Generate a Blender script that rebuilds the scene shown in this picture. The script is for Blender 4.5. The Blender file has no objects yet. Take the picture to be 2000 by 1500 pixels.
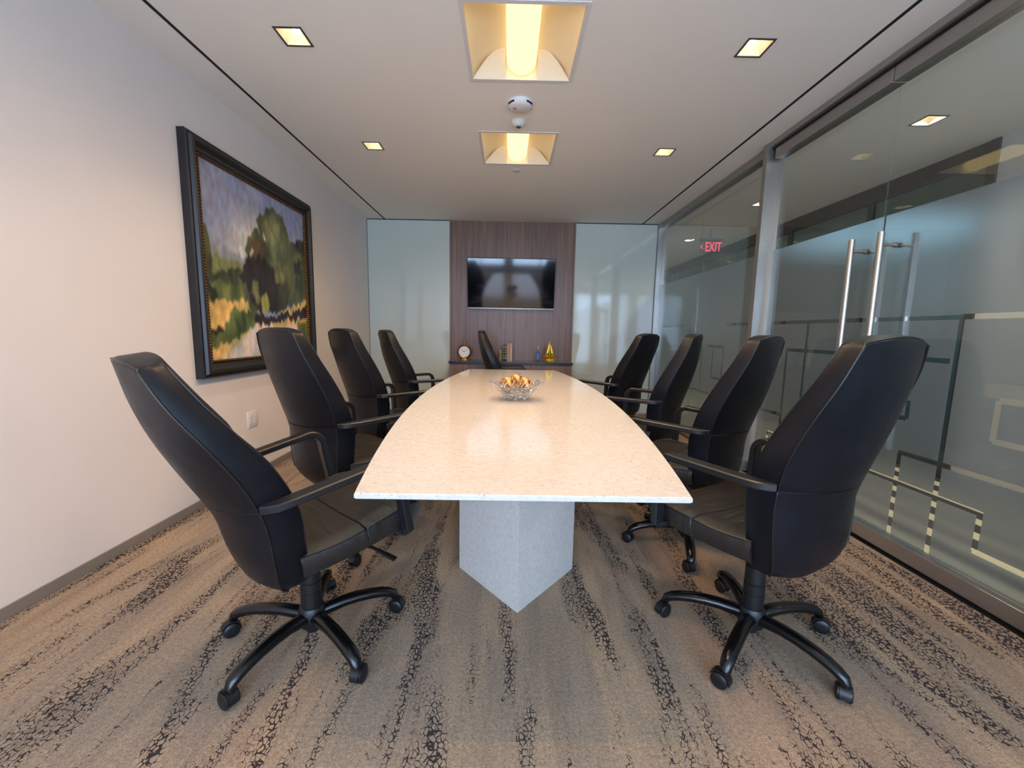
import bpy, bmesh, math, random
from mathutils import Vector, Matrix, noise
random.seed(7)
SC = bpy.context.scene
COL = SC.collection
PI = math.pi
R = math.radians

# ------------------------------------------------------------------ helpers
def s2l(c):
    return tuple(((v/255)/12.92 if v/255 <= .04045 else ((v/255+.055)/1.055)**2.4) for v in c)

def tag(o, label=None, cat=None, group=None, kind=None):
    if label: o['label'] = label
    if cat: o['category'] = cat
    if group: o['group'] = group
    if kind: o['kind'] = kind
    return o

def link(name, me, mat=None, parent=None, loc=None):
    o = bpy.data.objects.new(name, me)
    COL.objects.link(o)
    if mat:
        for m in (mat if isinstance(mat, (list, tuple)) else [mat]):
            me.materials.append(m)
    if parent: o.parent = parent
    if loc is not None: o.location = loc
    return o

def empty(name, loc=(0, 0, 0), rz=0, label=None, cat=None, group=None):
    o = bpy.data.objects.new(name, None)
    o.empty_display_size = .1
    COL.objects.link(o)
    o.location = loc
    o.rotation_euler = (0, 0, rz)
    return tag(o, label, cat, group)

def copy_tree(o, parent=None):
    c = o.copy()
    COL.objects.link(c)
    if parent: c.parent = parent
    for ch in [x for x in bpy.data.objects if x.parent == o]:
        copy_tree(ch, c)
    return c

class MB:
    """collects verts / faces, links them as one mesh object"""
    def __init__(s): s.v = []; s.f = []; s.m = []
    def add(s, vs, fs, mi=0):
        b = len(s.v)
        s.v += [tuple(p) for p in vs]
        s.f += [tuple(b+i for i in f) for f in fs]
        s.m += [mi]*len(fs)
        return s
    def box(s, x0, x1, y0, y1, z0, z1, bev=0, mi=0, seg=2):
        bm = bmesh.new()
        bmesh.ops.create_cube(bm, size=1)
        for v in bm.verts:
            v.co = Vector(((x0+x1)/2+v.co.x*(x1-x0), (y0+y1)/2+v.co.y*(y1-y0), (z0+z1)/2+v.co.z*(z1-z0)))
        if bev: bmesh.ops.bevel(bm, geom=list(bm.edges), offset=bev, segments=seg, affect='EDGES', profile=.5)
        return s.bm(bm, mi)
    def bm(s, bm, mi=0, M=None):
        bm.verts.index_update()
        vs = [((M @ v.co) if M else v.co.copy()) for v in bm.verts]
        s.add(vs, [[v.index for v in f.verts] for f in bm.faces], mi)
        bm.free()
        return s
    def loft(s, rings, cap=True, closed=True, mi=0):
        n = len(rings[0]); fs = []
        for i in range(len(rings)-1):
            for j in range(n if closed else n-1):
                k = (j+1) % n
                fs.append((i*n+j, i*n+k, (i+1)*n+k, (i+1)*n+j))
        if cap:
            fs.append(tuple(reversed(range(n))))
            fs.append(tuple((len(rings)-1)*n+j for j in range(n)))
        return s.add([p for r in rings for p in r], fs, mi)
    def tube(s, pts, rad, n=12, mi=0, cap=True):
        pts = [Vector(p) for p in pts]
        if not isinstance(rad, (list, tuple)): rad = [rad]*len(pts)
        rings = []; up = None
        for i, p in enumerate(pts):
            t = (pts[min(i+1, len(pts)-1)]-pts[max(i-1, 0)]).normalized()
            if up is None:
                up = Vector((0, 0, 1)) if abs(t.z) < .9 else Vector((1, 0, 0))
            a = (up-t*up.dot(t)).normalized(); up = a
            b = t.cross(a)
            r = rad[i]
            ra, rb = r if isinstance(r, (list, tuple)) else (r, r)
            rings.append([p+a*(ra*math.cos(2*PI*k/n))+b*(rb*math.sin(2*PI*k/n)) for k in range(n)])
        return s.loft(rings, cap, mi=mi)
    def sweep(s, pts, w, th, ch=.003, mi=0):
        """chamfered rectangular bar; w across (about Y), th in the plane of the path"""
        pts = [Vector(p) for p in pts]; rings = []
        Y = Vector((0, 1, 0))
        for i, p in enumerate(pts):
            t = (pts[min(i+1, len(pts)-1)]-pts[max(i-1, 0)]).normalized()
            sd = (Y-t*Y.dot(t)).normalized(); u = t.cross(sd)
            W = (w[i] if isinstance(w, list) else w)/2; T = (th[i] if isinstance(th, list) else th)/2
            q = [(W, T-ch), (W-ch, T), (-W+ch, T), (-W, T-ch), (-W, -T+ch), (-W+ch, -T), (W-ch, -T), (W, -T+ch)]
            rings.append([p+sd*a+u*b for a, b in q])
        return s.loft(rings, mi=mi)
    def lathe(s, prof, n=32, M=None, mi=0, cap=True, rfun=None):
        rings = []
        for r, z in prof:
            ring = []
            for k in range(n):
                a = 2*PI*k/n
                rr = r*(rfun(a, r, z) if rfun else 1)
                p = Vector((rr*math.cos(a), rr*math.sin(a), z))
                ring.append(M @ p if M else p)
            rings.append(ring)
        return s.loft(rings, cap, mi=mi)
    def prism(s, poly, a, b, axis=2, mi=0):
        def P(p, h):
            return (p[0], p[1], h) if axis == 2 else ((p[0], h, p[1]) if axis == 1 else (h, p[0], p[1]))
        n = len(poly)
        fs = [tuple(reversed(range(n))), tuple(range(n, 2*n))]+[(j, (j+1) % n, n+(j+1) % n, n+j) for j in range(n)]
        return s.add([P(p, a) for p in poly]+[P(p, b) for p in poly], fs, mi)
    def gridholes(s, u0, u1, v0, v1, holes, at, axis=2, mi=0, thick=0):
        us = sorted({u0, u1}|{h[i] for h in holes for i in (0, 1) if u0 < h[i] < u1})
        vs = sorted({v0, v1}|{h[i] for h in holes for i in (2, 3) if v0 < h[i] < v1})
        inside = lambda u, v: any(h[0] < u < h[1] and h[2] < v < h[3] for h in holes)
        solid = {}
        for i in range(len(us)-1):
            for j in range(len(vs)-1):
                solid[i, j] = not inside((us[i]+us[i+1])/2, (vs[j]+vs[j+1])/2)
        vid = {}; V = []; F = []
        def P(i, j, l):
            k = (i, j, l)
            if k not in vid:
                h = at+l*thick; u, v = us[i], vs[j]
                vid[k] = len(V)
                V.append((u, v, h) if axis == 2 else ((u, h, v) if axis == 1 else (h, u, v)))
            return vid[k]
        for (i, j), so in solid.items():
            if not so: continue
            F.append((P(i, j, 0), P(i, j+1, 0), P(i+1, j+1, 0), P(i+1, j, 0)))
            if thick:
                F.append((P(i, j, 1), P(i+1, j, 1), P(i+1, j+1, 1), P(i, j+1, 1)))
                for di, dj, a, b in ((-1, 0, (0, 0), (0, 1)), (1, 0, (1, 1), (1, 0)), (0, -1, (1, 0), (0, 0)), (0, 1, (0, 1), (1, 1))):
                    if not solid.get((i+di, j+dj), False):
                        F.append((P(i+a[0], j+a[1], 0), P(i+a[0], j+a[1], 1), P(i+b[0], j+b[1], 1), P(i+b[0], j+b[1], 0)))
        return s.add(V, F, mi)
    def build(s, name, mat=None, parent=None, loc=None, smooth=None, fixn=True):
        me = bpy.data.meshes.new(name)
        me.from_pydata(s.v, [], s.f)
        for p, m in zip(me.polygons, s.m): p.material_index = m
        if fixn:
            b = bmesh.new(); b.from_mesh(me)
            bmesh.ops.recalc_face_normals(b, faces=b.faces)
            b.to_mesh(me); b.free()
        if smooth:
            me.shade_smooth()
            me.set_sharp_from_angle(angle=R(smooth))
        me.update()
        return link(name, me, mat, parent, loc)

def lerp(x, tab):
    """smooth curve through the table's points"""
    if x <= tab[0][0]: return tab[0][1]
    if x >= tab[-1][0]: return tab[-1][1]
    n = len(tab)
    for i in range(n-1):
        if x <= tab[i+1][0]: break
    def sl(k):
        if k == 0: return (tab[1][1]-tab[0][1])/(tab[1][0]-tab[0][0])
        if k == n-1: return (tab[-1][1]-tab[-2][1])/(tab[-1][0]-tab[-2][0])
        return (tab[k+1][1]-tab[k-1][1])/(tab[k+1][0]-tab[k-1][0])
    (a, va), (b, vb) = tab[i], tab[i+1]
    h = b-a; t = (x-a)/h
    return ((2*t**3-3*t**2+1)*va+(t**3-2*t**2+t)*h*sl(i)+(-2*t**3+3*t**2)*vb+(t**3-t**2)*h*sl(i+1))

# ------------------------------------------------------------------ materials
class NT:
    def __init__(s, name):
        s.mat = bpy.data.materials.new(name); s.mat.use_nodes = True
        s.t = s.mat.node_tree; s.t.nodes.clear()
        s.out = s.t.nodes.new('ShaderNodeOutputMaterial')
    def n(s, t, ins=None, **k):
        nd = s.t.nodes.new('ShaderNode'+t)
        for a, b in k.items(): setattr(nd, a, b)
        for a, b in (ins or {}).items():
            if isinstance(b, bpy.types.NodeSocket): s.t.links.new(b, nd.inputs[a])
            else: nd.inputs[a].default_value = b
        return nd
    def ramp(s, fac, stops, interp='LINEAR'):
        nd = s.t.nodes.new('ShaderNodeValToRGB'); cr = nd.color_ramp; cr.interpolation = interp
        while len(cr.elements) < len(stops): cr.elements.new(.5)
        for e, (p, c) in zip(cr.elements, stops):
            e.position = p; e.color = (*c, 1) if len(c) == 3 else c
        s.t.links.new(fac, nd.inputs[0]); return nd.outputs[0]
    def mix(s, f, a, b, blend='MIX'):
        nd = s.n('MixRGB', blend_type=blend)
        for i, x in enumerate((f, a, b)):
            if isinstance(x, bpy.types.NodeSocket): s.t.links.new(x, nd.inputs[i])
            else: nd.inputs[i].default_value = x if i == 0 else ((*x, 1) if len(x) == 3 else x)
        return nd.outputs[0]
    def math(s, op, a, b=0., clamp=False):
        nd = s.n('Math', operation=op, use_clamp=clamp)
        for i, x in enumerate((a, b)):
            if isinstance(x, bpy.types.NodeSocket): s.t.links.new(x, nd.inputs[i])
            else: nd.inputs[i].default_value = x
        return nd.outputs[0]
    def coord(s, scale=(1, 1, 1), rot=(0, 0, 0), kind='Object'):
        tc = s.n('TexCoord')
        mp = s.n('Mapping', {'Vector': tc.outputs[kind], 'Scale': scale, 'Rotation': rot})
        return mp.outputs[0]
    def noise(s, vec, scale, detail=3, rough=.5, dist=0):
        return s.n('TexNoise', {'Vector': vec, 'Scale': scale, 'Detail': detail, 'Roughness': rough, 'Distortion': dist}).outputs['Fac']
    def bump(s, h, strength=.2, dist=.002):
        return s.n('Bump', {'Height': h, 'Strength': strength, 'Distance': dist}).outputs[0]
    def pbsdf(s, color, rough=.5, metal=0., normal=None, **k):
        nd = s.n('BsdfPrincipled')
        def st(nm, v):
            if isinstance(v, bpy.types.NodeSocket): s.t.links.new(v, nd.inputs[nm])
            else: nd.inputs[nm].default_value = (*v, 1) if isinstance(v, tuple) and len(v) == 3 else v
        st('Base Color', color); st('Roughness', rough); st('Metallic', metal)
        if normal: st('Normal', normal)
        for a, b in k.items(): st(a.replace('_', ' '), b)
        return nd.outputs[0]
    def done(s, sh):
        s.t.links.new(sh, s.out.inputs[0]); return s.mat

def simple(name, rgb, rough=.5, metal=0., var=.06, scale=20, bump=0, lin=False, **k):
    m = NT(name); c = rgb if lin else s2l(rgb)
    v = m.coord()
    nz = m.noise(v, scale, 4)
    col = m.ramp(nz, [(.3, tuple(x*(1-var) for x in c)), (.7, tuple(min(1, x*(1+var)) for x in c))])
    nm = m.bump(m.noise(v, scale*12, 3), bump, .001) if bump else None
    return m.done(m.pbsdf(col, rough, metal, nm, **k))

M = {}
M['wall'] = simple('wall_paint', (222, 214, 208), .55, var=.012, scale=3, bump=.05)
M['ceiling'] = simple('ceiling_paint', (232, 227, 218), .8, var=.01, scale=2)
M['black'] = simple('black_gap', (8, 8, 9), .7)
M['base'] = simple('baseboard_vinyl', (128, 118, 108), .5, var=.03)
M['alu'] = simple('brushed_aluminium', (172, 168, 163), .32, .85, var=.03, scale=40)
M['alu_dark'] = simple('bronze_grey_frame', (92, 90, 88), .4, .6, var=.04)
M['steel'] = simple('satin_steel', (178, 172, 164), .34, 1., var=.03)
M['plastic_white'] = simple('white_plastic', (215, 212, 208), .4, var=.01)
M['plastic_dark'] = simple('black_plastic', (17, 18, 21), .42, var=.1, scale=60, bump=.15)
M['arm'] = simple('armrest_polymer', (22, 23, 27), .38, var=.08, scale=90, bump=.12)
M['gloss_black'] = simple('base_black_enamel', (10, 10, 12), .22, var=.1)
M['piping'] = simple('leather_piping', (12, 13, 16), .36, var=.1)
M['brass'] = simple('aged_brass', (150, 105, 50), .3, 1., var=.15, scale=50)
M['gold'] = simple('polished_gold', (255, 222, 96), .28, .9, var=.08)
M['red'] = simple('red_ink', (190, 60, 60), .5)
M['tv_body'] = simple('tv_plastic', (12, 12, 14), .3)
M['reflector'] = simple('fixture_enamel_lamp_tint', (238, 218, 184), .35, var=.01)  # white enamel tinted yellow to stand for the lamps' warm glow
M['counter'] = simple('dark_stone_counter', (104, 101, 100), .16, var=.15, scale=60)

def mat_leather():
    m = NT('black_leather')
    v = m.coord()
    g = m.n('TexVoronoi', {'Vector': v, 'Scale': 420.}).outputs['Distance']
    w = m.noise(m.coord((1, 2, 1)), 5, 3, .5, .6)
    h = m.math('ADD', m.math('MULTIPLY', g, .12), w)
    col = m.ramp(m.noise(v, 5, 3), [(.3, (.0035, .004, .006)), (.7, (.0055, .006, .0095))])
    ro = m.ramp(m.noise(v, 14, 3), [(.3, (.36,)*3), (.7, (.46,)*3)])
    return m.done(m.pbsdf(col, ro, 0., m.bump(h, .16, .004), Specular_IOR_Level=.27))
M['leather'] = mat_leather()

def mat_leather_seat():
    m = NT('black_leather_creased_lamp_warm')
    v = m.coord()
    w = m.noise(m.coord((9, 2.2, 2), (0, 0, .5)), 1.5, 2, .5, 1.2)
    g = m.n('TexVoronoi', {'Vector': v, 'Scale': 420.}).outputs['Distance']
    h = m.math('ADD', m.math('MULTIPLY', g, .06), w)
    col = m.ramp(m.noise(v, 5, 3), [(.3, (.011, .0095, .009)), (.7, (.016, .0135, .012))])  # base colour warmed and lightened to imitate lamp light on the seat
    return m.done(m.pbsdf(col, .35, 0., m.bump(h, .38, .022), Specular_IOR_Level=.7))
M['leather_seat'] = mat_leather_seat()

def mat_carpet():
    m = NT('patterned_carpet')
    streak = m.noise(m.coord((9, .8, 1)), 1.0, 5, .6, .3)
    streak2 = m.noise(m.coord((3.2, .5, 1)), 1.3, 3, .5, .2)
    base = m.ramp(streak, [(.30, s2l((148, 125, 105))), (.46, s2l((168, 144, 120))), (.56, s2l((178, 152, 125))), (.72, s2l((160, 137, 118)))])
    base = m.mix(m.ramp(streak2, [(.4, (0,)*3), (.65, (.55,)*3)]), base, s2l((142, 129, 118)))
    fib = m.noise(m.coord(), 260, 2, .7)
    fib2 = m.noise(m.coord(), 90, 3, .7)
    base = m.mix(.75, base, m.ramp(fib, [(.3, (.55,)*3), (.7, (1.35,)*3)]), 'MULTIPLY')
    base = m.mix(.85, base, m.ramp(fib2, [(.3, (.66,)*3), (.7, (1.28,)*3)]), 'MULTIPLY')
    # crackled dark yarn, gathered in streaks that run along the room
    cv = m.n('Mapping', {'Vector': m.n('VectorMath', {0: m.coord(), 1: m.n('VectorMath', {0: m.n('TexNoise', {'Vector': m.coord(), 'Scale': 40., 'Detail': 2.}).outputs['Color'], 'Scale': .012}, operation='SCALE').outputs[0]}, operation='ADD').outputs[0], 'Scale': (1, .72, 1)}).outputs[0]
    vor = m.n('TexVoronoi', {'Vector': cv, 'Scale': 76.}, feature='DISTANCE_TO_EDGE').outputs['Distance']
    msk = m.noise(m.coord((5.2, .75, 1)), 1.25, 5, .62, .35)
    wid = m.math('MULTIPLY', m.math('SUBTRACT', msk, .505), 1.5, True)
    wid = m.math('MINIMUM', wid, .17)
    brk = m.noise(m.coord(), 55, 2, .6)
    wid = m.math('MULTIPLY', wid, m.ramp(brk, [(.35, (.25,)*3), (.6, (1.25,)*3)]))
    line = m.math('LESS_THAN', vor, wid)
    # isolated flecks
    fl = m.n('TexVoronoi', {'Vector': m.coord((1, .5, 1)), 'Scale': 60.}).outputs['Distance']
    flm = m.ramp(m.noise(m.coord((7, .9, 1)), 1.9, 4, .6), [(.5, (0,)*3), (.62, (.13,)*3)])
    fleck = m.math('LESS_THAN', fl, flm)
    dark = m.math('MAXIMUM', line, fleck)
    col = m.mix(m.math('MULTIPLY', dark, .93), base, m.mix(fib, s2l((22, 21, 28)), s2l((52, 48, 54))))
    bmp = m.bump(m.math('SUBTRACT', fib, m.math('MULTIPLY', dark, .4)), .6, .004)
    return m.done(m.pbsdf(col, .95, 0., bmp, Specular_IOR_Level=.15))
M['carpet'] = mat_carpet()

def mat_hall_carpet():
    m = NT('corridor_floor')
    v = m.coord()
    sx = m.n('SeparateXYZ', {0: v})
    band = m.math('FRACT', m.math('MULTIPLY', m.math('ADD', sx.outputs[0], m.math('MULTIPLY', m.math('FRACT', m.math('MULTIPLY', sx.outputs[1], .7)), .0)), 4.4))
    s = m.math('LESS_THAN', band, .45)
    col = m.mix(s, s2l((66, 62, 62)), s2l((228, 208, 172)))
    col = m.mix(.3, col, m.ramp(m.noise(v, 60, 3), [(.3, (.7,)*3), (.7, (1.2,)*3)]), 'MULTIPLY')
    return m.done(m.pbsdf(col, .8))
M['hall_floor'] = mat_hall_carpet()

def mat_quartz():
    m = NT('white_quartz')
    v = m.coord()
    base = m.ramp(m.noise(v, 55, 3, .6), [(.3, s2l((196, 190, 184))), (.7, s2l((209, 204, 198)))])
    sp = m.n('TexVoronoi', {'Vector': v, 'Scale': 150.})
    pick = m.math('GREATER_THAN', m.n('SeparateColor', {0: sp.outputs['Color']}).outputs[0], .80)
    near = m.math('LESS_THAN', sp.outputs['Distance'], .22)
    speck = m.math('MULTIPLY', pick, near)
    tint = m.mix(m.n('SeparateColor', {0: sp.outputs['Color']}).outputs[1], s2l((90, 82, 76)), s2l((176, 160, 140)))
    col = m.mix(speck, base, tint)
    return m.done(m.pbsdf(col, .10, 0., m.bump(m.noise(v, 6, 2), .02, .002), Specular_IOR_Level=.55))
M['quartz'] = mat_quartz()

def mat_wood(name, a, b, c, rough=.38):
    m = NT(name)
    v = m.coord((38, 38, 1.0))
    n1 = m.noise(v, 1.0, 6, .62, .6)
    n2 = m.noise(m.coord((4, 4, .35)), 1.1, 3, .5, .8)
    col = m.ramp(n1, [(.28, s2l(a)), (.5, s2l(b)), (.74, s2l(c))])
    col = m.mix(.6, col, m.ramp(n2, [(.3, (.78,)*3), (.7, (1.15,)*3)]), 'MULTIPLY')
    fine = m.noise(m.coord((260, 260, 5)), 1, 2)
    col = m.mix(.35, col, m.ramp(fine, [(.35, (.7,)*3), (.6, (1.1,)*3)]), 'MULTIPLY')
    return m.done(m.pbsdf(col, rough, 0., m.bump(n1, .06, .001)))
M['walnut'] = mat_wood('walnut_veneer', (86, 60, 48), (120, 88, 70), (144, 110, 88))

def mat_backglass():
    m = NT('back_painted_white_glass')
    c = m.ramp(m.noise(m.coord(), .8, 1), [(.3, s2l((190, 199, 188))), (.7, s2l((197, 204, 194)))])
    return m.done(m.pbsdf(c, .07, 0., None, Specular_IOR_Level=.6))
M['backglass'] = mat_backglass()

def mat_glass(name, tint=(.86, .93, .91), ior=1.5):
    m = NT(name)
    bk = m.n('NewGeometry').outputs['Backfacing']
    fr = m.n('Fresnel', {'IOR': m.math('SUBTRACT', ior, m.math('MULTIPLY', bk, ior-1/ior))})
    nz = m.noise(m.coord(), 2, 1)
    tr = m.n('BsdfTransparent', {'Color': m.ramp(nz, [(.3, tint), (.7, tuple(x*.995 for x in tint))])})
    gl = m.n('BsdfGlossy', {'Color': (1, 1, 1, 1), 'Roughness': .0})
    mx = m.n('MixShader', {0: fr.outputs[0], 1: tr.outputs[0], 2: gl.outputs[0]})
    return m.done(mx.outputs[0])
M['glass'] = mat_glass('clear_partition_glass', (.91, .95, .945))
M['glass_dark'] = mat_glass('office_glass', (.55, .66, .68))

def mat_film():
    m = NT('frosted_film')
    v = m.coord()
    rf = m.n('BsdfRefraction', {'Color': (.80, .84, .89, 1), 'Roughness': .42, 'IOR': 1.12})
    df = m.n('BsdfDiffuse', {'Color': (.48, .52, .56, 1)})
    tl = m.n('BsdfTranslucent', {'Color': (.60, .64, .68, 1)})
    fac = m.ramp(m.noise(v, 3, 1), [(.3, (.30,)*3), (.7, (.32,)*3)])
    a = m.n('MixShader', {0: .5, 1: df.outputs[0], 2: tl.outputs[0]})
    b = m.n('MixShader', {0: fac, 1: rf.outputs[0], 2: a.outputs[0]})
    return m.done(b.outputs[0])
M['film'] = mat_film()

def mat_crystal():
    m = NT('cut_crystal')
    v = m.coord()
    nm = m.bump(m.n('TexVoronoi', {'Vector': v, 'Scale': 60.}, feature='DISTANCE_TO_EDGE').outputs['Distance'], 1., .02)
    bk = m.n('NewGeometry').outputs['Backfacing']
    fr = m.n('Fresnel', {'IOR': m.math('SUBTRACT', 1.7, m.math('MULTIPLY', bk, 1.7-1/1.7)), 'Normal': nm})
    fac = m.math('ADD', m.math('MULTIPLY', fr.outputs[0], 1.1), .06, True)
    tr = m.n('BsdfTransparent', {'Color': (.97, .965, .955, 1)})
    gl = m.n('BsdfGlossy', {'Color': (1, 1, 1, 1), 'Roughness': .04, 'Normal': nm})
    return m.done(m.n('MixShader', {0: fac, 1: tr.outputs[0], 2: gl.outputs[0]}).outputs[0])
M['crystal'] = mat_crystal()

def emis(name, rgb, strength, lin=True):
    m = NT(name)
    nz = m.ramp(m.noise(m.coord(), 30, 1), [(.3, tuple(x*.98 for x in rgb)), (.7, rgb)])
    return m.done(m.n('Emission', {'Color': nz, 'Strength': strength}).outputs[0])
M['diffuser'] = emis('lamp_diffuser', (1., .74, .32), 1.45)
M['lampcore'] = emis('downlight_lamp', (1., .93, .78), 7.)
M['hall_lamp'] = emis('corridor_lamp', (1., .97, .88), 5.)
M['exit'] = emis('exit_red', (1., .05, .12), 1.6)

def mat_screen():
    m = NT('tv_screen')
    c = m.ramp(m.noise(m.coord(), 2, 1), [(.3, (.004, .004, .006)), (.7, (.005, .005, .007))])
    return m.done(m.pbsdf(c, .07, 0., None, Specular_IOR_Level=.8))
M['screen'] = mat_screen()

# ------------------------------------------------------------------ the setting
XL, XR, YB, YF, ZC = -1.952, 2.08, 5.83, -2.4, 2.64
HX = 3.62     # far side of the corridor

# carpet
MB().box(XL, 2.02, YF, YB, -.06, 0).build('floor', M['carpet'])['kind'] = 'structure'
MB().box(2.02, 2.14, YF, YB, -.06, -.012).build('trim_1', M['black'])['kind'] = 'structure'
MB().box(2.14, 6.6, YF, 12, -.06, 0).build('floor_corridor', M['hall_floor'])['kind'] = 'structure'

MB().box(XL-.12, XL, YF-.2, YB+.2, -.06, 2.8).build('wall_left', M['wall'])['kind'] = 'structure'
MB().box(XL, XL+.008, YF, YB-.02, 0, .052, .002).build('baseboard_left', M['base'])['kind'] = 'structure'
MB().box(XL, 2.14, YB, YB+.12, -.06, 2.8).build('wall_back', M['wall'])['kind'] = 'structure'
# window wall behind the camera
w = MB().gridholes(XL, HX, -.06, 2.8, [(-1.75, -.15, .10, 2.5), (.05, 1.95, .10, 2.5), (2.2, 3.5, .10, 2.5)], YF-.15, axis=1, thick=.15)
w.build('wall_front', M['wall'])['kind'] = 'structure'
k = 1
for a, b in ((-1.75, -.15), (.05, 1.95), (2.2, 3.5)):
    f = MB().box(a, b, YF-.1, YF-.05, .10, .15).box(a, b, YF-.1, YF-.05, 2.45, 2.5).box(a, a+.05, YF-.1, YF-.05, .15, 2.45).box(b-.05, b, YF-.1, YF-.05, .15, 2.45)
    f.box((a+b)/2-.02, (a+b)/2+.02, YF-.1, YF-.05, .15, 2.45)
    f.build('window_%d' % k, M['alu_dark'])['kind'] = 'structure'; k += 1

# ceiling with its openings
TRY = [1.10, 2.36, 3.59]; TRX = .048; TH = .29
DLX = [-1.135, 1.257]; DLY = [1.09, 2.33, 3.58]
HDL = [(2.86, -.70), (2.86, 1.15), (2.86, 3.0), (2.83, 4.85), (2.83, 6.70), (2.83, 8.55)]
SL = (-1.724, -1.700); SR = (1.790, 1.816)
holes = [(TRX-TH, TRX+TH, y-TH, y+TH) for y in TRY]
DH = .064
dls = [(x, y) for x in DLX for y in DLY]
holes += [(x-DH, x+DH, y-DH, y+DH) for x, y in dls+HDL]
holes += [(SL[0], SL[1], YF, YB), (SR[0], SR[1], YF, YB)]
c = MB().gridholes(XL, HX+.1, YF, 12, holes, ZC, thick=.02)
c.build('ceiling', M['ceiling'])['kind'] = 'structure'
MB().box(XL-.1, 6.6, YF-.1, 12, 2.80, 2.84).build('ceiling_sky_blocker', M['black'])['kind'] = 'structure'  # added unseen sheet that keeps sky light out from above
for i, s in enumerate((SL, SR)):
    g = MB().box(s[0]+.0005, s[1]-.0005, YF, YB-.001, ZC+.003, ZC+.030)
    g.build('trim_%d' % (i+2), M['black'])['kind'] = 'structure'

# back wall: niche lined in walnut between two back-painted glass panels
NX0, NX1 = -.808, .872
MB().box(NX0, NX1, YB-.012, YB-.001, .0, ZC-.001).build('wall_panel', M['walnut'])['kind'] = 'structure'
tag(MB().box(XL+.006, NX0-.022, YB-.032, YB-.001, .02, ZC-.012, .002).build('wall_panel_glass', M['backglass']),
    'glossy white back-painted glass panel left of the walnut niche', 'glass panel')
tag(MB().box(NX1+.022, 2.006, YB-.032, YB-.001, .02, ZC-.012, .002).build('wall_panel_glass', M['backglass']),
    'glossy white back-painted glass panel right of the walnut niche', 'glass panel')
g = MB().box(NX0-.022, NX0, YB-.036, YB-.001, 0, ZC-.001).box(NX1, NX1+.022, YB-.036, YB-.001, 0, ZC-.001)
g.build('trim_4', M['walnut'])['kind'] = 'structure'
MB().box(XL+.001, NX0-.022, YB-.024, YB-.001, ZC-.011, ZC-.001).box(NX1+.022, 2.01, YB-.024, YB-.001, ZC-.011, ZC-.001).box(XL+.0005, XL+.005, YB-.024, YB-.001, 0, ZC-.001).build('trim_5', M['black'])['kind'] = 'structure'

# glass partition -------------------------------------------------
def pane(name, y0, y1, z0, z1, x=XR, mat='glass', parent=None, th=.010):
    o = MB().box(x-th/2, x+th/2, y0, y1, z0, z1).build(name, M[mat], parent)
    return o
def film_mesh(y0, y1, lines, x, ztop=1.825, z0=.09):
    hs = []
    W = .0125
    for l in lines:
        if l[0] == 'h': _, z, a, b = l; hs.append((a, b, z-W, z+W))
        else: _, y, a, b = l; hs.append((y-W, y+W, a, b))
    return MB().gridholes(y0, y1, z0, ztop, hs, x, axis=0, thick=.0012)

# fixed glazing (left bay)
post = MB().box(1.995, 2.13, 3.385, 3.435, 0, ZC).box(2.012, 2.12, 5.77, YB-.04, 0, ZC)
post.build('trim_6', M['alu'])['kind'] = 'structure'
MB().box(2.035, 2.125, 3.435, 5.77, 2.575, ZC).box(2.035, 2.125, 3.435, 5.77, 0, .085).build('trim_7', M['alu'])['kind'] = 'structure'
fx = empty('window_4', (0, 0, 0)); fx['kind'] = 'structure'
pane('glass_pane', 3.437, 4.598, .086, 2.574, parent=fx)
pane('glass_pane', 4.606, 5.769, .086, 2.574, parent=fx)
L1 = [('h', 1.255, 3.44, 3.95), ('h', 1.255, 4.95, 5.6), ('v', 4.18, .72, 1.04), ('h', 1.04, 3.98, 4.3), ('v', 4.42, .55, 1.04),
      ('h', .72, 3.6, 4.18), ('v', 3.62, .2, .72), ('v', 3.98, .55, 1.04), ('h', .55, 4.2, 4.7), ('h', .40, 3.5, 4.1), ('v', 5.1, .6, 1.0), ('h', 1.0, 4.7, 5.3), ('v', 4.75, .72, 1.255)]
film_mesh(3.437, 4.598, [l for l in L1], XR+.0065).build('frosted_film', M['film'], fx)
film_mesh(4.606, 5.769, [l for l in L1], XR+.0065).build('frosted_film', M['film'], fx)

# sliding / pivot doors
MB().box(2.0, 2.14, YF, 3.385, 2.602, ZC).build('trim_8', M['alu'])['kind'] = 'structure'
MB().box(2.03, 2.12, YF, 3.38, 2.590, 2.602).build('trim_9', M['black'])['kind'] = 'structure'
LD = [('h', 1.255, 2.377, 3.27), ('v', 3.265, .9, 1.255), ('v', 2.872, .55, 1.255), ('h', 1.053, 2.5, 3.07), ('v', 3.065, .45, 1.053),
      ('h', .557, 3.06, 3.37), ('h', .557, 2.5, 2.9), ('v', 2.62, .2, .75), ('h', .75, 2.38, 2.62), ('h', .393, 2.38, 3.2), ('v', 3.2, .1, .393), ('v', 2.45, .1, .393)]
LE = [('h', 1.255, .9, 2.352), ('v', 1.895, .09, 1.255), ('h', 1.048, 1.92, 2.06), ('h', .551, 1.2, 2.11), ('v', 2.10, .09, .551),
      ('h', .390, 1.69, 2.352), ('v', 1.702, .215, .393), ('h', .215, 1.0, 1.71), ('v', 1.703, .715, .895), ('h', .895, 1.2, 1.703), ('h', .718, 1.2, 1.703),
      ('v', 2.09, .735, .83), ('h', .735, 2.09, 2.15), ('v', 1.2, .4, .9)]
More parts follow.
